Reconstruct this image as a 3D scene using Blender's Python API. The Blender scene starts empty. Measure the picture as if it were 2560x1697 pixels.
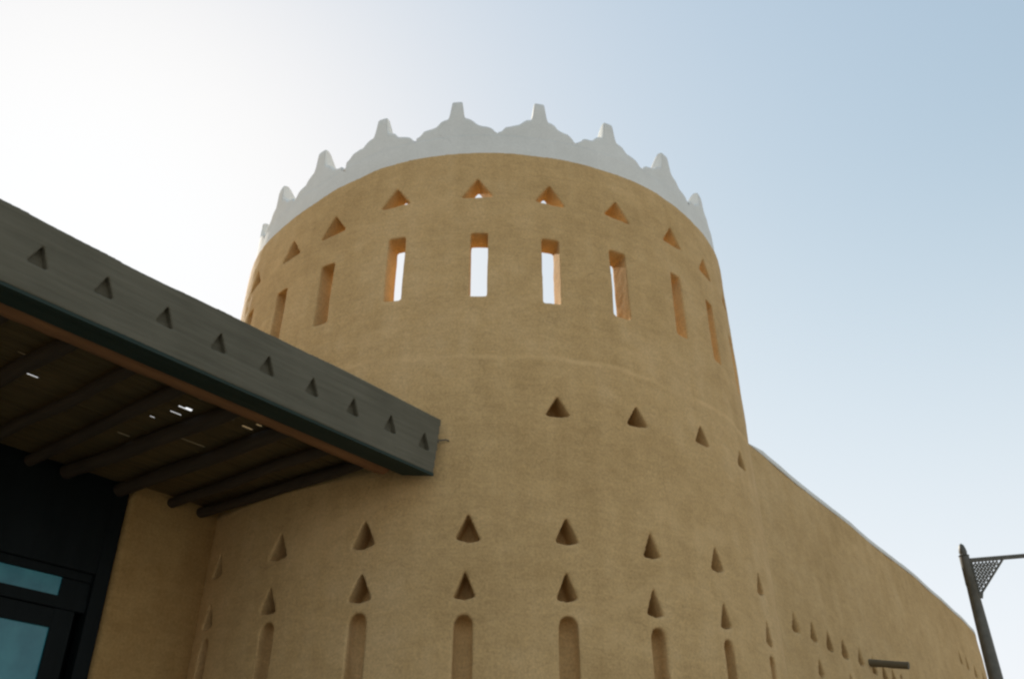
import bpy, bmesh, math, random
from mathutils import Vector, Matrix, noise
R_ = math.radians
random.seed(7)
scn = bpy.context.scene
EYE = 1.6                                   # eye height; every height 'h' below is measured from the eye

# ------------------------------------------------------------------ camera
cam = bpy.data.cameras.new("camera"); camo = bpy.data.objects.new("camera", cam)
scn.collection.objects.link(camo); scn.camera = camo
camo.location = (0, 0, EYE)
camo.rotation_euler = (R_(90) + 0.5448, 0, 0)
cam.sensor_width = 36; cam.lens = 32.26; cam.clip_start = 0.05; cam.clip_end = 2000

# ------------------------------------------------------------------ world and sun
SUN_EL, SUN_BEAR = 34.0, -31.0              # bearing measured clockwise from +Y
w = bpy.data.worlds.new("World"); scn.world = w; w.use_nodes = True
wn, wl = w.node_tree.nodes, w.node_tree.links
bg = wn['Background']; bg.inputs['Strength'].default_value = 0.10
sky = wn.new('ShaderNodeTexSky'); sky.sky_type = 'NISHITA'; sky.sun_disc = False
sky.sun_elevation = R_(SUN_EL); sky.sun_rotation = R_(SUN_BEAR)
sky.air_density = 2.0; sky.dust_density = 1.2; sky.ozone_density = 1.0; sky.altitude = 0
# hazy desert air: soften the contrast between the glow round the sun and the rest of the sky
spc = wn.new('ShaderNodeSeparateColor'); wl.new(sky.outputs[0], spc.inputs[0]); cbc = wn.new('ShaderNodeCombineColor')
for ch, (top, gain) in enumerate(((5.25, 1.42), (5.3, 1.43), (5.42, 1.44))):          # soft shoulder: top * (1 - exp(-gain * c / top))
    m1 = wn.new('ShaderNodeMath'); m1.operation = 'MULTIPLY'; wl.new(spc.outputs[ch], m1.inputs[0]); m1.inputs[1].default_value = -gain/top
    m2 = wn.new('ShaderNodeMath'); m2.operation = 'EXPONENT'; wl.new(m1.outputs[0], m2.inputs[0])
    m3 = wn.new('ShaderNodeMath'); m3.operation = 'SUBTRACT'; m3.inputs[0].default_value = 1; wl.new(m2.outputs[0], m3.inputs[1])
    m4 = wn.new('ShaderNodeMath'); m4.operation = 'MULTIPLY'; wl.new(m3.outputs[0], m4.inputs[0]); m4.inputs[1].default_value = top
    wl.new(m4.outputs[0], cbc.inputs[ch])
soft = cbc.outputs[0]
# pale low haze, whitened all the way round to add light on the walls
tc = wn.new('ShaderNodeTexCoord'); sp = wn.new('ShaderNodeSeparateXYZ'); wl.new(tc.outputs['Generated'], sp.inputs[0])
mr = wn.new('ShaderNodeMapRange'); mr.interpolation_type = 'SMOOTHSTEP'; mr.inputs['From Min'].default_value = -.05; mr.inputs['From Max'].default_value = .66
mr.inputs['To Min'].default_value = .85; mr.inputs['To Max'].default_value = 0; wl.new(sp.outputs[2], mr.inputs['Value'])
mx = wn.new('ShaderNodeMix'); mx.data_type = 'RGBA'; wl.new(mr.outputs[0], mx.inputs[0]); wl.new(soft, mx.inputs[6]); mx.inputs[7].default_value = (4.95, 5.12, 5.6, 1)
wl.new(mx.outputs[2], bg.inputs[0])
sl = bpy.data.lights.new("sun", 'SUN'); sl.energy = 3.0; sl.angle = R_(0.5); sl.color = (1.0, 0.93, 0.82)
so = bpy.data.objects.new("sun", sl); scn.collection.objects.link(so)
d = Vector((math.sin(R_(SUN_BEAR))*math.cos(R_(SUN_EL)), math.cos(R_(SUN_BEAR))*math.cos(R_(SUN_EL)), math.sin(R_(SUN_EL))))
so.rotation_euler = d.to_track_quat('Z', 'Y').to_euler(); so.location = (-20, 30, 30)
scn.view_settings.view_transform = 'Standard'; scn.view_settings.look = 'None'
scn.view_settings.exposure = 0.93; scn.view_settings.gamma = 1.0
scn.cycles.filter_width = 2.4

# ------------------------------------------------------------------ helpers
def link(o, parent=None):
    scn.collection.objects.link(o)
    if parent: o.parent = parent
    return o
def tag(o, label=None, cat=None, group=None, kind=None):
    for k, v in (('label', label), ('category', cat), ('group', group), ('kind', kind)):
        if v: o[k] = v
    return o
def empty(name, loc=(0, 0, 0)):
    o = bpy.data.objects.new(name, None); o.location = loc; o.empty_display_size = .3
    return link(o)
def bm_obj(name, bm, mat, parent=None, smooth=False, ang=None):
    """link a bmesh (world coordinates) as one mesh; verts are shifted so it sits right under its parent"""
    bmesh.ops.recalc_face_normals(bm, faces=bm.faces[:])
    if parent: bmesh.ops.translate(bm, verts=bm.verts[:], vec=-parent_origin(parent))
    for f in bm.faces: f.smooth = smooth or ang is not None
    if ang is not None:
        for e in bm.edges:
            if len(e.link_faces) == 2 and e.calc_face_angle(0) > R_(ang): e.smooth = False
    me = bpy.data.meshes.new(name); bm.to_mesh(me); bm.free()
    if mat: me.materials.append(mat)
    return link(bpy.data.objects.new(name, me), parent)
def parent_origin(p):
    v = Vector((0, 0, 0))
    while p is not None: v = v + Vector(p.location); p = p.parent
    return v
def prism(bm, pts_front, pts_back):
    """closed solid between two equal loops"""
    a = [bm.verts.new(p) for p in pts_front]; b = [bm.verts.new(p) for p in pts_back]
    n = len(a)
    bm.faces.new(a); bm.faces.new(b[::-1])
    for i in range(n): bm.faces.new((a[i], b[i], b[(i+1) % n], a[(i+1) % n]))
def frame_box(bm, o, ex, ey, ez, x0, x1, y0, y1, z0, z1):
    P = lambda x, y, z: o + ex*x + ey*y + ez*z
    prism(bm, [P(x0, y0, z0), P(x1, y0, z0), P(x1, y0, z1), P(x0, y0, z1)],
              [P(x0, y1, z0), P(x1, y1, z0), P(x1, y1, z1), P(x0, y1, z1)])
def tube(bm, pts, radii, n=12, jit=0.0, cap=True):
    rings = []
    for i, p in enumerate(pts):
        p = Vector(p)
        t = (Vector(pts[min(i+1, len(pts)-1)]) - Vector(pts[max(i-1, 0)])).normalized()
        u = t.cross(Vector((0, 0, 1)));  u = u.normalized() if u.length > 1e-3 else Vector((1, 0, 0))
        v = t.cross(u)
        r = radii[i] if hasattr(radii, '__len__') else radii
        rings.append([bm.verts.new(p + (u*math.cos(a) + v*math.sin(a))*r*(1 + random.uniform(-jit, jit)))
                      for a in [2*math.pi*k/n for k in range(n)]])
    for a, b in zip(rings, rings[1:]):
        for k in range(n): bm.faces.new((a[k], a[(k+1) % n], b[(k+1) % n], b[k]))
    if cap: bm.faces.new(rings[0][::-1]); bm.faces.new(rings[-1])
def boolean_remesh(name, body_bm, cut_bm, mat, parent, voxel, smooth_it=3, disp=((0.02, 0.9), (0.006, 0.16))):
    """carve the openings out of the wall, then soften it like hand laid plaster"""
    def tmp(bm, n):
        bmesh.ops.recalc_face_normals(bm, faces=bm.faces[:])
        me = bpy.data.meshes.new(n); bm.to_mesh(me); bm.free()
        o = bpy.data.objects.new(n, me); scn.collection.objects.link(o); return o
    o = tmp(body_bm, 'body'); c = tmp(cut_bm, 'cutter') if cut_bm else None
    if c:
        m = o.modifiers.new('b', 'BOOLEAN'); m.operation = 'DIFFERENCE'; m.object = c; m.solver = 'EXACT'
    m = o.modifiers.new('r', 'REMESH'); m.mode = 'VOXEL'; m.voxel_size = voxel; m.use_smooth_shade = True
    m = o.modifiers.new('s', 'SMOOTH'); m.factor = 0.5; m.iterations = smooth_it
    for k, (amp, size) in enumerate(disp):
        tx = bpy.data.textures.new(name + '_undulation', 'CLOUDS'); tx.noise_scale = size; tx.noise_depth = 1
        m = o.modifiers.new('d', 'DISPLACE'); m.texture = tx; m.strength = amp; m.mid_level = 0.5; m.texture_coords = 'LOCAL'
    dg = bpy.context.evaluated_depsgraph_get(); dg.update()
    me = bpy.data.meshes.new_from_object(o.evaluated_get(dg)); me.name = name
    bpy.data.objects.remove(o)
    if c: bpy.data.objects.remove(c)
    me.materials.clear(); me.materials.append(mat)
    me.polygons.foreach_set('use_smooth', [True]*len(me.polygons))
    if parent: me.transform(Matrix.Translation(-parent_origin(parent)))
    return link(bpy.data.objects.new(name, me), parent)

# ------------------------------------------------------------------ materials
def mat_base(name):
    m = bpy.data.materials.new(name); m.use_nodes = True
    nt = m.node_tree; return m, nt.nodes, nt.links, nt.nodes['Principled BSDF']
def ramp(N, stops):
    r = N.new('ShaderNodeValToRGB'); e = r.color_ramp.elements
    while len(e) > 1: e.remove(e[-1])
    e[0].position, e[0].color = stops[0][0], (*stops[0][1], 1)
    for p, c in stops[1:]: x = e.new(p); x.color = (*c, 1)
    return r
def noise_tex(N, L, vec, scale, detail=4, rough=.55, dist=0.):
    n = N.new('ShaderNodeTexNoise'); n.inputs['Scale'].default_value = scale
    n.inputs['Detail'].default_value = detail; n.inputs['Roughness'].default_value = rough
    n.inputs['Distortion'].default_value = dist; L.new(vec, n.inputs['Vector']); return n.outputs['Fac']
def mix(N, L, fac, a, b, mode='MIX'):
    m = N.new('ShaderNodeMix'); m.data_type = 'RGBA'; m.blend_type = mode
    if isinstance(fac, float): m.inputs[0].default_value = fac
    else: L.new(fac, m.inputs[0])
    for s, v in ((6, a), (7, b)):
        if isinstance(v, tuple): m.inputs[s].default_value = (*v, 1)
        else: L.new(v, m.inputs[s])
    return m.outputs[2]
def math_n(N, L, op, a, b):
    m = N.new('ShaderNodeMath'); m.operation = op
    for i, v in enumerate((a, b)):
        if isinstance(v, (int, float)): m.inputs[i].default_value = v
        else: L.new(v, m.inputs[i])
    return m.outputs[0]
def geo_pos(N, L, scale=None):
    g = N.new('ShaderNodeNewGeometry')
    if not scale: return g.outputs['Position']
    mp = N.new('ShaderNodeMapping'); mp.inputs['Scale'].default_value = scale; L.new(g.outputs['Position'], mp.inputs['Vector'])
    return mp.outputs[0]
def bump(N, L, b, height, strength, dist, prev=None, bevel=None):
    n = N.new('ShaderNodeBump'); n.inputs['Strength'].default_value = strength; n.inputs['Distance'].default_value = dist
    L.new(height, n.inputs['Height'])
    if prev: L.new(prev, n.inputs['Normal'])
    L.new(n.outputs[0], b.inputs['Normal']); return n.outputs[0]

def plaster(name, c_lo, c_mid, c_hi, seam=False, bevel=0, grain=1.0):
    m, N, L, b = mat_base(name); b.inputs['Roughness'].default_value = .95
    b.inputs['Specular IOR Level'].default_value = .15
    P = geo_pos(N, L)
    big = noise_tex(N, L, P, .8, 5, .6, .6); mid = noise_tex(N, L, P, 4.5, 5, .65); fine = noise_tex(N, L, P, 55, 3, .7)
    streak = noise_tex(N, L, geo_pos(N, L, (7, 7, .5)), 1, 3, .6)
    r = ramp(N, [(.36, c_lo), (.5, c_mid), (.64, c_hi)])
    f = math_n(N, L, 'ADD', math_n(N, L, 'MULTIPLY', big, .5), math_n(N, L, 'MULTIPLY', mid, .3))
    f = math_n(N, L, 'ADD', f, math_n(N, L, 'MULTIPLY', streak, .2)); L.new(f, r.inputs[0])
    g = ramp(N, [(.25, (1-.22*grain,)*3), (.75, (1+.18*grain,)*3)]); L.new(fine, g.inputs[0])
    col = mix(N, L, 1.0, r.outputs[0], g.outputs[0], 'MULTIPLY')
    # sweeping trowel strokes, pale smears and hairline cracks
    hand = noise_tex(N, L, geo_pos(N, L, (2.2, 2.2, 9)), 1.6, 4, .6, 1.2)
    hr = ramp(N, [(.30, (1-.07*grain**2,)*3), (.70, (1+.06*grain**2,)*3)]); L.new(hand, hr.inputs[0]); col = mix(N, L, 1.0, col, hr.outputs[0], 'MULTIPLY')
    sm = ramp(N, [(.56, (0, 0, 0)), (.72, (1, 1, 1))]); L.new(noise_tex(N, L, geo_pos(N, L, (1, 1, 1.6)), 1.1, 5, .62, .9), sm.inputs[0])
    col = mix(N, L, math_n(N, L, 'MULTIPLY', sm.outputs[0], .30*grain), col, tuple(min(1, c*1.22) for c in c_hi))
    vo = N.new('ShaderNodeTexVoronoi'); vo.feature = 'DISTANCE_TO_EDGE'; vo.inputs['Scale'].default_value = .9
    wob_ = N.new('ShaderNodeTexNoise'); wob_.inputs['Scale'].default_value = 3; wob_.inputs['Detail'].default_value = 4; L.new(P, wob_.inputs['Vector'])
    av = N.new('ShaderNodeVectorMath'); av.operation = 'MULTIPLY_ADD'; L.new(wob_.outputs['Color'], av.inputs[0]); av.inputs[1].default_value = (.55,)*3; L.new(P, av.inputs[2])
    L.new(av.outputs[0], vo.inputs['Vector'])
    cr = ramp(N, [(0, (1, 1, 1)), (.006, (0, 0, 0))]); L.new(vo.outputs['Distance'], cr.inputs[0])
    cm = ramp(N, [(.50, (0, 0, 0)), (.60, (1, 1, 1))]); L.new(noise_tex(N, L, P, .7, 2), cm.inputs[0])
    col = mix(N, L, math_n(N, L, 'MULTIPLY', math_n(N, L, 'MULTIPLY', cr.outputs[0], cm.outputs[0]), .30), col, tuple(c*.55 for c in c_lo))
    if seam:                                       # a later, paler coat of plaster ends in a wavering line
        sp = N.new('ShaderNodeSeparateXYZ'); L.new(P, sp.inputs[0])
        wv = math_n(N, L, 'MULTIPLY', math_n(N, L, 'SUBTRACT', noise_tex(N, L, P, 1.6, 3), .5), .16)
        dz = math_n(N, L, 'ABSOLUTE', math_n(N, L, 'SUBTRACT', math_n(N, L, 'ADD', sp.outputs[2], wv), 4.055+EYE), 0)
        ln = ramp(N, [(0, (1, 1, 1)), (.012, (.75,)*3), (.035, (0, 0, 0))]); L.new(dz, ln.inputs[0])
        br = ramp(N, [(.42, (0, 0, 0)), (.6, (1, 1, 1))]); L.new(noise_tex(N, L, P, 2.2, 3), br.inputs[0])
        fac = math_n(N, L, 'MULTIPLY', ln.outputs[0], math_n(N, L, 'ADD', math_n(N, L, 'MULTIPLY', br.outputs[0], .28), .05))
        col = mix(N, L, fac, col, tuple(min(1, c*1.35) for c in c_hi))
    L.new(col, b.inputs['Base Color'])
    prev = None
    if bevel:
        bv = N.new('ShaderNodeBevel'); bv.samples = 6; bv.inputs['Radius'].default_value = bevel; prev = bv.outputs[0]
    prev = bump(N, L, b, mid, .35, .02, prev)
    prev = bump(N, L, b, hand, .30*grain**2, .012, prev)
    bump(N, L, b, fine, .35, .003, prev)
    return m

M = {}
M['mud'] = plaster('mud_plaster', (.485, .315, .138), (.575, .382, .175), (.64, .44, .22), seam=True)
M['mudwall'] = plaster('mud_plaster_plain', (.455, .298, .13), (.535, .358, .165), (.60, .415, .205))
M['white'] = plaster('white_plaster', (.69, .68, .63), (.74, .73, .68), (.78, .77, .72), bevel=.02, grain=.35)

def wood(name, a, c, along=(1, 1, 1), rot=0., rough=.8):
    m, N, L, b = mat_base(name); b.inputs['Roughness'].default_value = rough
    g = N.new('ShaderNodeNewGeometry'); mp = N.new('ShaderNodeMapping'); mp.vector_type = 'TEXTURE'
    mp.inputs['Rotation'].default_value = (0, 0, rot); mp.inputs['Scale'].default_value = along
    L.new(g.outputs['Position'], mp.inputs['Vector'])
    n1 = noise_tex(N, L, mp.outputs[0], 9, 5, .65); n2 = noise_tex(N, L, g.outputs['Position'], 2.3, 3)
    f = math_n(N, L, 'ADD', math_n(N, L, 'MULTIPLY', n1, .65), math_n(N, L, 'MULTIPLY', n2, .35))
    r = ramp(N, [(.33, a), (.68, c)]); L.new(f, r.inputs[0]); L.new(r.outputs[0], b.inputs['Base Color'])
    bump(N, L, b, n1, .5, .01); return m
BE = R_(39)                                        # bearing of the canopy and of the shop wall
rotz = R_(90) - BE
M['fascia'] = wood('weathered_grey_fascia', (.085, .076, .047), (.145, .130, .088), (6, .35, .35), rotz)
M['log'] = wood('red_brown_palm_trunk', (.19, .085, .032), (.33, .155, .06), (5, .4, .4), rotz)
M['pole'] = wood('dark_roof_pole', (.03, .02, .012), (.07, .048, .028), (.4, 5, .4), rotz)
M['slat'] = wood('brown_cane_slats', (.08, .052, .018), (.18, .12, .045), (6, .25, .4), rotz)
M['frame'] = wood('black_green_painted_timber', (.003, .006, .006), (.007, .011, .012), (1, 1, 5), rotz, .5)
M['spout'] = wood('weathered_spout_wood', (.10, .08, .045), (.17, .135, .08), (3, 3, 3), rotz)
M['shopmud_shaded'] = plaster('shaded_shop_plaster', (.33, .20, .075), (.39, .245, .095), (.44, .29, .12))  # browner shop plaster, with shade under the canopy put into its colour
M['green'] = wood('dark_green_underside_shade', (.018, .032, .025), (.035, .052, .042), (6, .4, .4), rotz, .7)  # shade of the fascia underside put into this dark green
M['frame'].node_tree.nodes['Principled BSDF'].inputs['Specular IOR Level'].default_value = .12
M['green'].node_tree.nodes['Principled BSDF'].inputs['Specular IOR Level'].default_value = .2
m, N, L, b = mat_base('painted_reflection_glass')  # bluish reflection of the door panes put into the base colour
r = ramp(N, [(.35, (.025, .20, .26)), (.7, (.05, .29, .35))]); L.new(noise_tex(N, L, geo_pos(N, L), 5, 4), r.inputs[0])
L.new(r.outputs[0], b.inputs['Base Color']); b.inputs['Roughness'].default_value = .25; M['glass'] = m
m, N, L, b = mat_base('dark_lamp_metal')
r = ramp(N, [(.3, (.085, .08, .065)), (.7, (.13, .12, .095))]); L.new(noise_tex(N, L, geo_pos(N, L), 14, 4), r.inputs[0])
L.new(r.outputs[0], b.inputs['Base Color']); b.inputs['Roughness'].default_value = .55; b.inputs['Metallic'].default_value = .3; M['metal'] = m
m, N, L, b = mat_base('frosted_lantern_glass'); b.inputs['Base Color'].default_value = (.7, .68, .6, 1); b.inputs['Roughness'].default_value = .3
r = ramp(N, [(.3, (.62, .6, .52)), (.7, (.74, .72, .64))]); L.new(noise_tex(N, L, geo_pos(N, L), 9, 2), r.inputs[0]); L.new(r.outputs[0], b.inputs['Base Color']); M['lantern'] = m
m, N, L, b = mat_base('sandy_stone_paving')
br = N.new('ShaderNodeTexBrick'); br.inputs['Scale'].default_value = 1.6; L.new(geo_pos(N, L), br.inputs['Vector'])
br.inputs['Color1'].default_value = (.31, .27, .205, 1); br.inputs['Color2'].default_value = (.35, .305, .235, 1)
br.inputs['Mortar'].default_value = (.2, .17, .13, 1); br.inputs['Mortar Size'].default_value = .012
L.new(br.outputs[0], b.inputs['Base Color']); b.inputs['Roughness'].default_value = .9; M['paving'] = m

# ------------------------------------------------------------------ ground
bm = bmesh.new(); S = 600
bmesh.ops.create_grid(bm, x_segments=4, y_segments=4, size=S)
g = bm_obj('ground', bm, M['paving']); tag(g, kind='structure')

# ------------------------------------------------------------------ the round tower
AX = Vector((-.32104, 9.99485, 0)); AZ = -.0321
EX = Vector((math.cos(AZ), -math.sin(AZ), 0)); EY = -Vector((math.sin(AZ), math.cos(AZ), 0))
def RT(h): return 3.0315 - .0199*(h - 4.046)
def rad(th): return EX*math.sin(th) + EY*math.cos(th)       # th = 0 faces the camera, positive to the right
def tan_(th): return EX*math.cos(th) - EY*math.sin(th)
def tp(th, h, r): v = AX + rad(th)*r; return Vector((v.x, v.y, h + EYE))
PAR = [(-math.pi, 6.48), (-1.7, 6.38), (-1.2, 6.33), (-.9, 6.28), (-.705, 6.29), (-.52, 6.37), (-.365, 6.435), (-.235, 6.46), (0, 6.48),
       (.27, 6.49), (.58, 6.505), (.84, 6.49), (1.02, 6.52), (1.2, 6.56), (1.7, 6.54), (math.pi, 6.48)]
def interp(tab, x):
    if x <= tab[0][0]: return tab[0][1]
    for (a, p), (b_, q) in zip(tab, tab[1:]):
        if x <= b_:
            t = (x-a)/(b_-a); t = t*t*(3-2*t) if abs(q-p) < .2 else t
            return p + (q-p)*t
    return tab[-1][1]
def par(th):
    while th > math.pi: th -= 2*math.pi
    while th < -math.pi: th += 2*math.pi
    return interp(PAR, th)
tower = empty('round_tower', (AX.x, AX.y, 0))
tag(tower, 'tall round mud-plaster tower pierced by slits and triangles, crowned with white battlements', 'tower')
TH = .245                                           # thickness of the upper wall
bm = bmesh.new(); n = 180
prof = []                                           # rings of the solid, outside going up then inside going down
for h in (-1.6, 0, 1.5, 3, 4.046, 5, 6): prof.append(('o', h))
prof += [('ot', 0), ('it', 0), ('i', 6), ('i', 5), ('i', 4.12)]
rings = []
for kind, h in prof:
    ring = []
    for k in range(n):
        th = 2*math.pi*k/n
        if kind == 'o': p = tp(th, h, RT(h))
        elif kind == 'ot': p = tp(th, par(th), RT(6.4))
        elif kind == 'it': p = tp(th, par(th), RT(6.4) - TH)
        else: p = tp(th, h, RT(h) - TH)
        ring.append(bm.verts.new(p))
    rings.append(ring)
for a, c in zip(rings, rings[1:]):
    for k in range(n): bm.faces.new((a[k], a[(k+1) % n], c[(k+1) % n], c[k]))
bm.faces.new(rings[0]); bm.faces.new(rings[-1])
cut = bmesh.new()
def tri_cut(bm, c, ex, nrm, wd, ht, depth, out=.08, tilt=0., low=.0):
    """triangular prism whose apex is at c; nrm points out of the wall; low scoops the base down in the middle"""
    z = Vector((0, 0, 1)); a = tilt
    fr = [c + nrm*out, c + nrm*out - ex*wd*.5 - z*ht*(1-.1*a), c + nrm*out - z*(ht + low), c + nrm*out + ex*wd*.5 - z*ht*(1+.1*a)]
    prism(bm, fr, [q - nrm*(out + depth) for q in fr])
def slit_cut(bm, c, ex, nrm, wd, ht, depth, out=.08):
    z = Vector((0, 0, 1)); fr = [c + nrm*out - ex*wd/2, c + nrm*out - ex*wd/2 - z*ht, c + nrm*out + ex*wd/2 - z*ht, c + nrm*out + ex*wd/2]
    prism(bm, fr, [q - nrm*(out+depth) for q in fr])
def slot_cut(bm, c, ex, nrm, r, ht, inset=.0, front=.0):
    """upright round-headed groove, a half cylinder pressed into the wall"""
    z = Vector((0, 0, 1)); n_ = 20; rings = []
    for zz, k in [(-ht, 1), (-r, 1)] + [(-r*(1-math.sin(a)), math.cos(a)) for a in (R_(25), R_(50), R_(72))]:
        rings.append([bm.verts.new(c + z*zz + (ex*math.cos(2*math.pi*i/n_) + nrm*math.sin(2*math.pi*i/n_))*r*k + nrm*(front if math.sin(2*math.pi*i/n_) > .01 else 0)) for i in range(n_)])
    for a, b_ in zip(rings, rings[1:]):
        for i in range(n_): bm.faces.new((a[i], a[(i+1) % n_], b_[(i+1) % n_], b_[i]))
    bm.faces.new(rings[0]); bm.faces.new(rings[-1])
J = lambda a: random.uniform(-a, a)
def around(known, step, lo, hi, href):
    out = list(known); th = known[0][0] - step
    while th > lo: out.append((th, href)); th -= step
    th = known[-1][0] + step
    while th < hi: out.append((th, href)); th += step
    return out
tri1 = [(-1.023, 5.961), (-.757, 5.925), (-.553, 5.962), (-.315, 6.093), (-.039, 6.129), (.204, 6.106), (.451, 6.116), (.708, 6.128), (.929, 6.076)]
for th, h in around(tri1, .2513, -math.pi-.0, math.pi-.12, 6.07):
    tri_cut(cut, tp(th, h, RT(h)), tan_(th), rad(th), .33+J(.01), .245+J(.01), .5, tilt=J(.5), low=.006)
sl_ = [(-.776, 5.299, .70), (-.555, 5.344, .71), (-.299, 5.447, .74), (-.029, 5.428, .733), (.200, 5.411, .745), (.440, 5.448, .779), (.700, 5.485, .752), (.92, 5.465, .748)]
for th, h, *q in [(a, b_, c_) for a, b_, c_ in sl_] + [(t, h) for t, h in around([(-.776, 0), (.92, 0)], .2454, -math.pi, math.pi-.2, 5.41)[2:]]:
    ht = q[0] if q else .73
    slit_cut(cut, tp(th, h, RT(h)), tan_(th), rad(th), .172+J(.008) + (.02 if abs(th-.44) < .01 else 0), ht, .5)
for th, h in [(.205, 3.701), (.459, 3.74), (.729, 3.783), (.995, 3.82)]:
    tri_cut(cut, tp(th, h, RT(h)), tan_(th), rad(th), .235, .20, .24, tilt=J(.6), low=.008)
for th, h in [(-1.12, 2.59), (-.861, 2.599), (-.585, 2.597), (-.317, 2.585), (-.04, 2.6), (.218, 2.601), (.466, 2.577), (.719, 2.604), (.981, 2.573), (1.235, 2.56)]:
    tri_cut(cut, tp(th, h, RT(h)), tan_(th), rad(th), .198+J(.012), .22+J(.01), .23, tilt=J(.5), low=.02)
for th, h in [(-1.12, 2.15), (-.866, 2.164), (-.594, 2.151), (-.313, 2.156), (-.045, 2.137), (.213, 2.161), (.46, 2.114), (.723, 2.127), (.991, 2.14), (1.24, 2.10)]:
    tri_cut(cut, tp(th, h, RT(h)), tan_(th), rad(th), .186+J(.012), .222+J(.01), .23, tilt=J(.5), low=.02)
for th, h in [(-1.12, 1.83), (-.86, 1.85), (-.586, 1.853), (-.312, 1.84), (-.046, 1.80), (.214, 1.807), (.464, 1.794), (.721, 1.811), (.985, 1.81)]:
    slot_cut(cut, tp(th, h, RT(h)) - rad(th)*.085, tan_(th), rad(th), .073, 1.5, front=.16)
wall = boolean_remesh('tower_wall', bm, cut, M['mud'], tower, .012, 2)

# white crown: a band round the rim and the stepped merlons standing on it
def RB(h): return RT(h) - .028
BAND = .27
def wob(th, h):
    th = (th + math.pi) % (2*math.pi) - math.pi
    return .012*noise.noise(Vector((th*4, h*2.2, 3.1))) + .004*noise.noise(Vector((th*16, h*7, 1)))
def crown_column(bm, th, z0, top, thick0, H, rows=6):
    """verts of one upright slice of the crown, outer foot to inner foot"""
    r0 = .03; vs = []
    rim = par(th)
    def inner(h):                                    # the points thin towards their tips
        v = min(1, max(0, ((h - rim)/H - .50)/.50)); return RB(z0) - (thick0 - .215*v)
    for k in range(rows+1):
        h = z0 + (top - r0 - z0)*k/rows; vs.append(tp(th, h, RB(h) + wob(th, h)))
    vs.append(tp(th, top - .009, RB(top) - .010 + wob(th, top))); vs.append(tp(th, top, RB(top) - .035 + wob(th, top)))
    vs.append(tp(th, top, inner(top) + .035)); vs.append(tp(th, top - .03, inner(top)))
    for k in range(rows): h = top - .03 + (z0 - top + .03)*(k+1)/rows; vs.append(tp(th, h, inner(h)))
    return [bm.verts.new(v) for v in vs]
bm = bmesh.new(); n = 360; rings = []
for k in range(n):
    th = 2*math.pi*k/n; z0 = par(th) - .03; z1 = par(th) + BAND
    rings.append([bm.verts.new(v) for v in [tp(th, z, RB(z) + wob(th, z)) for z in (z0, (z0+z1)/2, z1)] + [tp(th, z1, RB(z0)-.308), tp(th, z0, RB(z0)-.308)]])
for k in range(n):
    a, c = rings[k], rings[(k+1) % n]
    for i in range(4): bm.faces.new((a[i], a[i+1], c[i+1], c[i]))
bm_obj('parapet_band', bm, M['white'], tower, ang=40)
mer = [(-.957, 7.06), (-.688, 7.11), (-.407, 7.20), (-.122, 7.265), (.18, 7.29), (.456, 7.27), (.748, 7.285), (1.045, 7.27)]
rest = 2*math.pi - (1.045 + .957); k_ = round(rest/.2992); st = rest/k_
mer += [(1.045 + st*i, par(1.045+st*i) + .79) for i in range(1, k_)]
mids = []
for i in range(len(mer)):
    a = mer[i][0]; c = mer[(i+1) % len(mer)][0] + (2*math.pi if i == len(mer)-1 else 0); mids.append((a+c)/2)
SHAPE = [(0, 1.0), (.044, 1.0), (.055, .985), (.060, .93), (.075, .72), (.088, .63), (.10, .60), (.14, .575), (.175, .545), (.205, .49), (.23, .445), (.27, .425),
         (.33, .405), (.365, .385), (.385, .345), (.41, .29), (.445, .262)]
for i, (thc, tip) in enumerate(mer):
    lo = mids[i-1] - (2*math.pi if i == 0 else 0); hi = mids[i]
    base = par(thc); H = tip - base
    bm = bmesh.new(); cols = []
    jl = [J(.012) for _ in SHAPE]; jr = [J(.012) for _ in SHAPE]; v0 = (BAND + .055)/H
    pts = []
    for side, half, jj in ((-1, thc-lo, jl), (1, hi-thc, jr)):
        row = []
        for q, (x, y) in enumerate(SHAPE):
            if x == 0 and side == 1: continue
            f = x/.445; yy = v0 + (y - .262)/(1-.262)*(1-v0) + (jj[q]*.8 if 5 < q < len(SHAPE)-1 else 0)
            row.append((thc + side*f*half, yy))
        pts += row[::-1] if side == -1 else row
    fine = []
    for (a, p), (c, q) in zip(pts, pts[1:]):                       # resample, rounding the corners a little
        m_ = max(1, int(abs(c-a)*3/.02))
        for s_ in range(m_): fine.append((a + (c-a)*s_/m_, p + (q-p)*s_/m_))
    fine.append(pts[-1])
    for th, yy in fine:
        cols.append(crown_column(bm, th, par(th) + BAND, base + yy*H, .31, H))
    for a, c in zip(cols, cols[1:]):
        for q in range(len(a)-1): bm.faces.new((a[q], a[q+1], c[q+1], c[q]))
    bm_obj('merlon', bm, M['white'], tower, ang=38)

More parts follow.
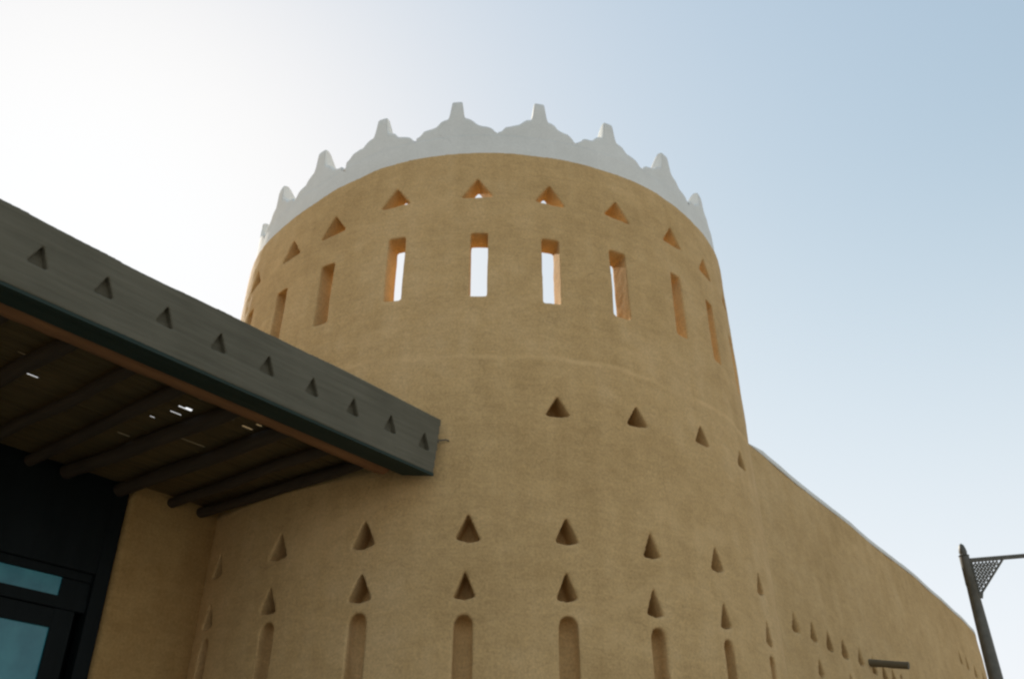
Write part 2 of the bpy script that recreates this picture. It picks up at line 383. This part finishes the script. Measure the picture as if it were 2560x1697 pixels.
# ------------------------------------------------------------------ long wall running away to the right
BW = R_(37); DW = Vector((math.sin(BW), math.cos(BW), 0)); NW = Vector((math.cos(BW), -math.sin(BW), 0))   # along, outward
W0 = Vector((2.63839, 9.21173, 0))
S1 = 9.25; RC = 1.5                                  # the far corner turns away in a round sweep
def wpath(s):
    if s <= S1: return W0 + DW*s, NW
    a = min((s - S1)/RC, R_(88)); c = W0 + DW*S1 - NW*RC
    nrm = NW*math.cos(a) + DW*math.sin(a); p = c + nrm*RC
    ex = s - S1 - R_(88)*RC
    if ex > 0: p = p + (-NW*math.cos(a)*1 + DW*0 - NW*0)*0 + Vector((-nrm.y, nrm.x, 0))*ex
    return p, nrm
WTOP = [(-1.2, 4.34), (-.26, 4.33), (.016, 4.262), (.6, 4.238), (1.33, 4.217), (1.822, 4.216), (2.99, 4.225), (3.99, 4.195), (5.78, 4.212), (7.11, 4.16), (8.47, 4.10), (9.3, 4.02), (9.8, 3.96), (11, 3.94), (20, 3.94)]
def wtop(s): return interp(WTOP, s)
wallo = empty('plastered_wall', (W0.x + DW.x*4, W0.y + DW.y*4, 0))
tag(wallo, 'long tan mud-plaster wall running from the round tower to the far right, capped by a pale coping', 'wall')
bm = bmesh.new(); ss = [-1.0 + .25*i for i in range(60)]; cols = []
def wp(s, h, off): p, nrm = wpath(s); q = p + nrm*(off - .02*(h - 2.6)); return Vector((q.x, q.y, h + EYE))
for s in ss:
    t = wtop(s); cols.append([bm.verts.new(v) for v in (wp(s, -1.6, 0), wp(s, 2, 0), wp(s, t, 0), wp(s, t, -.35), wp(s, -1.6, -.35))])
for a, c in zip(cols, cols[1:]):
    for q in range(5): bm.faces.new((a[q], a[(q+1) % 5], c[(q+1) % 5], c[q]))
bm.faces.new(cols[0]); bm.faces.new(cols[-1])
cut = bmesh.new()
def wtri(s, h, wd, ht, dp=.2):
    p, nrm = wpath(s); tri_cut(cut, wp(s, h, 0), Vector((-nrm.y, nrm.x, 0)), nrm, wd, ht, dp, low=.015)
for s, h in [(.426, 2.504), (.93, 2.514), (1.414, 2.507), (1.888, 2.505), (2.389, 2.503), (2.85, 2.48), (3.262, 2.47), (3.643, 2.459), (3.982, 2.458), (4.4, 2.46)]: wtri(s, h + .01, .24, .215)
for s, h in [(.975, 2.134), (1.909, 2.136), (2.85, 2.12), (3.8, 2.11)]: wtri(s, h + .01, .21, .19)
for s, h in [(7.72, 3.43), (8.10, 3.40), (8.6, 3.36), (9.1, 3.33)]: wtri(s, h, .20, .22)
boolean_remesh('wall_body', bm, cut, M['mudwall'], wallo, .02, 2, ((.035, .9), (.008, .18)))
bm = bmesh.new(); cols = []; s = .0
while s < 13.6:
    t = wtop(s) - .012; e = min(1, s/.35); hh = .012 + .068*e
    jz = .006*noise.noise(Vector((s*3, 0, 7)))
    cols.append([bm.verts.new(v) for v in (wp(s, t, -.02), wp(s, t, .012*e-.006), wp(s, t+hh*.75+jz, .012*e-.006), wp(s, t+hh+jz, -.02), wp(s, t+hh+jz, -.33), wp(s, t+.01, -.36))]); s += .12
for a, c in zip(cols, cols[1:]):
    for q in range(6): bm.faces.new((a[q], a[(q+1) % 6], c[(q+1) % 6], c[q]))
bm.faces.new(cols[0]); bm.faces.new(cols[-1])
bm_obj('coping', bm, M['white'], wallo, ang=50)
# wooden rain spout poking out of the wall
p0 = wp(2.672, 2.40, -.12); dirv = (NW*1.0 + Vector((0, 0, -.2))).normalized()
bm = bmesh.new(); pts = [p0 + dirv*(.58*i/6) for i in range(7)]
tube(bm, pts, [.040, .041, .043, .041, .042, .043, .041], 12, .05)
bm_obj('rain_spout', bm, M['spout'], wallo, ang=50)

# ------------------------------------------------------------------ canopy on the left
DB = Vector((math.sin(BE), math.cos(BE), 0)); NB = Vector((-math.cos(BE), math.sin(BE), 0))     # along; away from the street, towards the shop
A0 = Vector((-.62406, 6.82707, 0))
def cp(s, t, h): v = A0 + DB*s + NB*t; return Vector((v.x, v.y, h + EYE))
UP = Vector((0, 0, 1)); OC = Vector((A0.x, A0.y, EYE))
canopy = empty('canopy', cp(-2.5, 1.2, 2.9)[:])
tag(canopy, 'dark timber canopy with triangle-cut fascia and cane ceiling jutting out before the round tower', 'canopy')
S0 = -10.5  # canopy and shop lengthened out of view to keep sky light off the door
FT = [(S0, 3.36), (-3.6, 3.370), (-3.1, 3.362), (-2.6, 3.358), (-2.0, 3.370), (-1.31, 3.384), (-.9, 3.388), (.07, 3.387)]
bm = bmesh.new(); cols = []; q = S0
while q < .0: cols.append(q); q += .15
cols = [(a, a, interp(FT, a)) for a in cols if a < -.2] + [(.0, .066, 3.387)]
vv = []
for sb, st_, zt in cols:
    vv.append([bm.verts.new(v) for v in (cp(sb, 0, 2.885), cp(st_, 0, zt), cp(st_ - (.12 if st_ > 0 else 0), .165, zt), cp(sb - (.15 if sb == 0 else 0), .165, 2.885))])
for a, c in zip(vv, vv[1:]):
    for k in range(4): bm.faces.new((a[k], a[(k+1) % 4], c[(k+1) % 4], c[k]))
bm.faces.new(vv[0]); bm.faces.new(vv[-1])
cut = bmesh.new()
tb = [(-3.308, 3.219), (-2.903, 3.226), (-2.486, 3.219), (-2.082, 3.215), (-1.684, 3.218), (-1.286, 3.217), (-.892, 3.211), (-.501, 3.219), (-.123, 3.209)]
tb += [(-3.308 - .405*i, 3.22) for i in range(1, 17)]
for s, h in tb: tri_cut(cut, cp(s, 0, h), DB, -NB, .13, .15, .05, out=.05, tilt=J(.4))
boolean_remesh('fascia_board', bm, cut, M['fascia'], canopy, .008, 1, ((.008, .5), (.002, .06)))
# added dark strip; the shade under the fascia is put into its colour
bm = bmesh.new(); lo_ = [cp(S0, .003, 2.864), cp(.0, .003, 2.864), cp(-.17, .185, 2.864), cp(S0, .185, 2.864)]
prism(bm, lo_, [v + UP*.026 for v in lo_])
bm_obj('soffit_shade_strip', bm, M['green'], canopy)
# palm-trunk lintel just inside the fascia
bm = bmesh.new(); pts = []; rr = []; q = S0
while q <= -.18: pts.append(cp(q, .30 + .012*noise.noise(Vector((q, 0, 0))), 3.0 + .012*noise.noise(Vector((q, 5, 0))))); rr.append(.125 + .012*noise.noise(Vector((q*2.5, 2, 0)))); q += .11
tube(bm, pts, rr, 16, .04); bm_obj('lintel_log', bm, M['log'], canopy, smooth=True)
# roof poles from the lintel to the shop wall
for i in range(24):
    s = -.32 - .42*i + (J(.06) if i else 0); lean = random.uniform(.02, .10); t1 = 2.80
    while (Vector((cp(s, t1, 0).x, cp(s, t1, 0).y, 0)) - AX).length < RT(2.95) - .10: t1 -= .02
    bm = bmesh.new(); r0 = .052 + J(.008); ph = J(9); pts = []; rr = []
    for k in range(12):
        t = .22 + (t1-.22)*k/11
        pts.append(cp(s - (t-.3)*lean + .03*noise.noise(Vector((t*1.3, ph, 0))), t, 2.985 + .018*noise.noise(Vector((t*1.1, ph, 4))))); rr.append(r0*(1 + .12*noise.noise(Vector((t*4, ph, 8)))))
    tube(bm, pts, rr, 12, .04); bm_obj('roof_pole', bm, M['pole'], canopy, ang=60)
# cane ceiling over the poles, with the slits through which daylight shows
gaps = [(-1.807, -1.692, .86, .016), (-1.80, -1.70, .978, .010), (-1.529, -1.411, 1.0, .014), (-1.402, -1.251, 1.002, .016), (-1.313, -1.211, .77, .015), (-1.263, -1.207, .667, .016),
        (-1.474, -1.411, .737, .010), (-1.521, -1.256, 1.32, .009), (-1.847, -1.741, 1.605, .008), (-2.865, -2.657, 1.243, .012), (-2.926, -2.764, .998, .008), (-1.847, -1.800, 1.168, .016), (-1.781, -1.753, .641, .010), (-1.76, -1.70, .835, .010)]
bm = bmesh.new()
edges = [.16]; t = .16
gl = sorted([(a_, b_, c_, w_ + .015) for a_, b_, c_, w_ in gaps], key=lambda g_: g_[2])
lines = sorted(set([round(g_[2], 4) for g_ in gl]))
strips = []; t = .16; gi = 0
while t < 2.62:
    wv = random.uniform(.045, .075); nxt = [l for l in lines if t < l < t + wv + .03]
    if nxt:
        l = nxt[0]; g_ = [x for x in gl if round(x[2], 4) == l][0]
        if l - g_[3]/2 > t: strips.append((t, l - g_[3]/2, None))
        strips.append((max(t, l - g_[3]/2), l + g_[3]/2, g_)); t = l + g_[3]/2
    else: strips.append((t, t + wv, None)); t += wv
for a, c, g_ in strips:
    z0 = 3.045 + random.uniform(0, .004); spans = [(S0, .0)]
    if g_: spans = [(S0, g_[0]), (g_[1], .0)]
    for x0, x1 in spans:
        q = x0
        while q < x1 - 1e-6:
            q2 = min(x1, q + random.uniform(.8, 1.8)); dz = random.uniform(0, .003)
            # stop where the tower stands
            def hit(q_): v = cp(q_, (a+c)/2, 3); return (Vector((v.x, v.y, 0)) - AX).length < RT(3) - .05
            if not hit(q):
                e_ = q2
                while hit(e_) and e_ > q: e_ -= .02
                frame_box(bm, OC, DB, NB, UP, q, e_, a - (0 if g_ else .0015), c + (0 if g_ else .0015), z0 + dz, z0 + dz + .009)
            q = q2
bm_obj('cane_ceiling', bm, M['slat'], canopy)
# little wire hook at the end of the fascia
bm = bmesh.new(); tube(bm, [cp(.02, .03, 3.205), cp(.08, .02, 3.21), cp(.12, .0, 3.225), cp(.15, -.01, 3.222)], .006, 6)
tube(bm, [cp(.05, .02, 3.205), cp(.06, .02, 3.18)], .006, 6)
bm_obj('wire_hook', bm, M['metal'], canopy)

# ------------------------------------------------------------------ shop building under the canopy
T0 = 2.438
JS = -1.178                                         # right jamb of the door opening
shop = empty('shop_building', cp(-2.2, T0, -1.6)[:])
tag(shop, 'tan plastered building in the dark under the timber canopy, with a glazed doorway', 'building')
bm = bmesh.new()
TOPB = 3.55; B = -1.6
def fb(bm, s0, s1, t0, t1, h0, h1): frame_box(bm, OC, DB, NB, UP, s0, s1, t0, t1, h0, h1)
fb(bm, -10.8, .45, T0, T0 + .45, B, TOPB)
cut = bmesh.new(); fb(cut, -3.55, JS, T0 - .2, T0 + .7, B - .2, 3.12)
boolean_remesh('building_wall', bm, cut, M['shopmud_shaded'], shop, .03, 2, ((.02, .9), (.006, .16)))
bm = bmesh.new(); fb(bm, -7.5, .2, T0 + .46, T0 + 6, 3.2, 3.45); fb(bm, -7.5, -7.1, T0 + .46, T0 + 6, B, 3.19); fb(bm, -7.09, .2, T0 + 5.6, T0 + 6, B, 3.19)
bm_obj('roof', bm, M['shopmud_shaded'], shop)
door = empty('shop_door'); door.parent = shop; door.location = (0, 0, 0)
TD = T0 + .06
bm = bmesh.new()
fb(bm, JS - .13, JS - .005, TD, TD + .12, B, 3.115)                       # right post
fb(bm, -3.545, -3.42, TD, TD + .12, B, 3.115)
fb(bm, -3.418, JS - .132, TD + .005, TD + .11, 2.24, 3.11)                # deep head board
fb(bm, -3.418, JS - .132, TD + .03, TD + .10, 1.93, 2.02)                 # transom bar
bm_obj('door_frame', bm, M['frame'], door)
for s0, s1 in ((JS - .37 - .62, JS - .37), (JS - .37 - 1.6, JS - .37 - .62 - .30)):
    bm = bmesh.new(); fb(bm, s0 - .16, s0, TD + .04, TD + .09, B + .02, 1.925); fb(bm, s1, s1 + .16, TD + .04, TD + .09, B + .02, 1.925)
    fb(bm, s0 + .002, s1 - .002, TD + .04, TD + .09, 1.78, 1.92); fb(bm, s0 + .002, s1 - .002, TD + .04, TD + .09, B + .02, B + .35)
    fb(bm, s0 + .002, s1 - .002, TD + .04, TD + .09, .2, .3)
    leaf = bm_obj('door_leaf', bm, M['frame'], shop)
    leaf.parent = door
    bm = bmesh.new(); fb(bm, s0 - .004, s1 + .004, TD + .06, TD + .07, B + .34, 1.785); bm_obj('glass_pane', bm, M['glass'], door)
    bm = bmesh.new(); fb(bm, s0 - .004, s1 + .004, TD + .055, TD + .065, 2.015, 2.17); bm_obj('glass_pane', bm, M['glass'], door)
bm = bmesh.new()
for a, c in ((JS - .37, JS - .132), (JS - .37 - .62 - .3, JS - .37 - .62), (-3.418, JS - .37 - 1.6)): fb(bm, a + .001, c - .001, TD + .04, TD + .09, 2.022, 2.165)
fb(bm, -3.418, JS - .134, TD + .035, TD + .10, 2.172, 2.238)
bm_obj('transom_bars', bm, M['frame'], door)
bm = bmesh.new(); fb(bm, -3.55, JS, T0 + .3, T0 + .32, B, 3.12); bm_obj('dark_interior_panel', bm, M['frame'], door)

# ------------------------------------------------------------------ street lamp on the right
lx, ly = 5.40, 10.717
lamp = empty('street_lamp', (lx, ly, 0))
tag(lamp, 'dark metal street lamp post with perforated corner bracket at the right edge', 'street lamp')
bm = bmesh.new()
tube(bm, [(lx, ly, z) for z in (0, .25, .26, .55, .6, 3.7, 4.35, 4.72, 4.725, 5.06)], [.14, .14, .12, .10, .085, .076, .066, .058, .062, .056], 16)
bm_obj('pole', bm, M['metal'], lamp, ang=40)
bm = bmesh.new(); tube(bm, [(lx, ly, z) for z in (5.06, 5.075, 5.09, 5.12, 5.16, 5.20, 5.225)], [.052, .062, .04, .046, .04, .03, .006], 16)
bm_obj('finial', bm, M['metal'], lamp, ang=50)
AD = Vector((math.sin(R_(106.7)), math.cos(R_(106.7)), 0)); SD = Vector((-AD.y, AD.x, 0)); LO = Vector((lx, ly, 0)); za = 3.435 + EYE
bm = bmesh.new(); frame_box(bm, LO, AD, SD, UP, .05, 1.25, -.022, .022, za - .04, za)
bm_obj('arm', bm, M['metal'], lamp)
bm = bmesh.new()
def bar(p, q, wd=.018, th=.012):
    p = Vector((p[0], 0, p[1])); q = Vector((q[0], 0, q[1])); t = (q-p).normalized(); nn = Vector((-t.z, 0, t.x))*wd/2
    f = lambda v, y: LO + AD*v.x + SD*y + UP*(za + v.z)
    prism(bm, [f(v, -th) for v in (p-nn, p+nn, q+nn, q-nn)], [f(v, th) for v in (p-nn, p+nn, q+nn, q-nn)])
bar((.40, -.045), (.095, -.40), .026, .016); bar((.095, -.39), (.072, -.47), .026, .016); bar((.066, -.045), (.066, -.46), .016, .015)
for k in range(1, 8):                                # lattice inside the triangle
    u = k/8
    bar((.07 + .31*u, -.05), (.07 + .31*u, -.05 - .36*(1-u)), .013, .006)
    bar((.07, -.05 - .36*u), (.07 + .31*(1-u), -.05 - .36*u), .013, .0065)
    bar((.07, -.05 - .36*u), (.07 + .31*u, -.05), .018, .007)
bm_obj('bracket', bm, M['metal'], lamp)
bm = bmesh.new(); c = LO + AD*1.12
tube(bm, [c + UP*z for z in (za-.04, za-.10, za-.11, za-.16, za-.20)], [.012, .012, .05, .13, .15], 8)
bm_obj('lantern_hood', bm, M['metal'], lamp, ang=30)
bm = bmesh.new(); tube(bm, [c + UP*z for z in (za-.56, za-.60, za-.64)], [.10, .09, .02], 8)
bm_obj('lantern_base', bm, M['metal'], lamp, ang=30)
bm = bmesh.new(); tube(bm, [c + UP*z for z in (za-.205, za-.558)], [.13, .09], 8); bm_obj('lantern_glass', bm, M['lantern'], lamp)
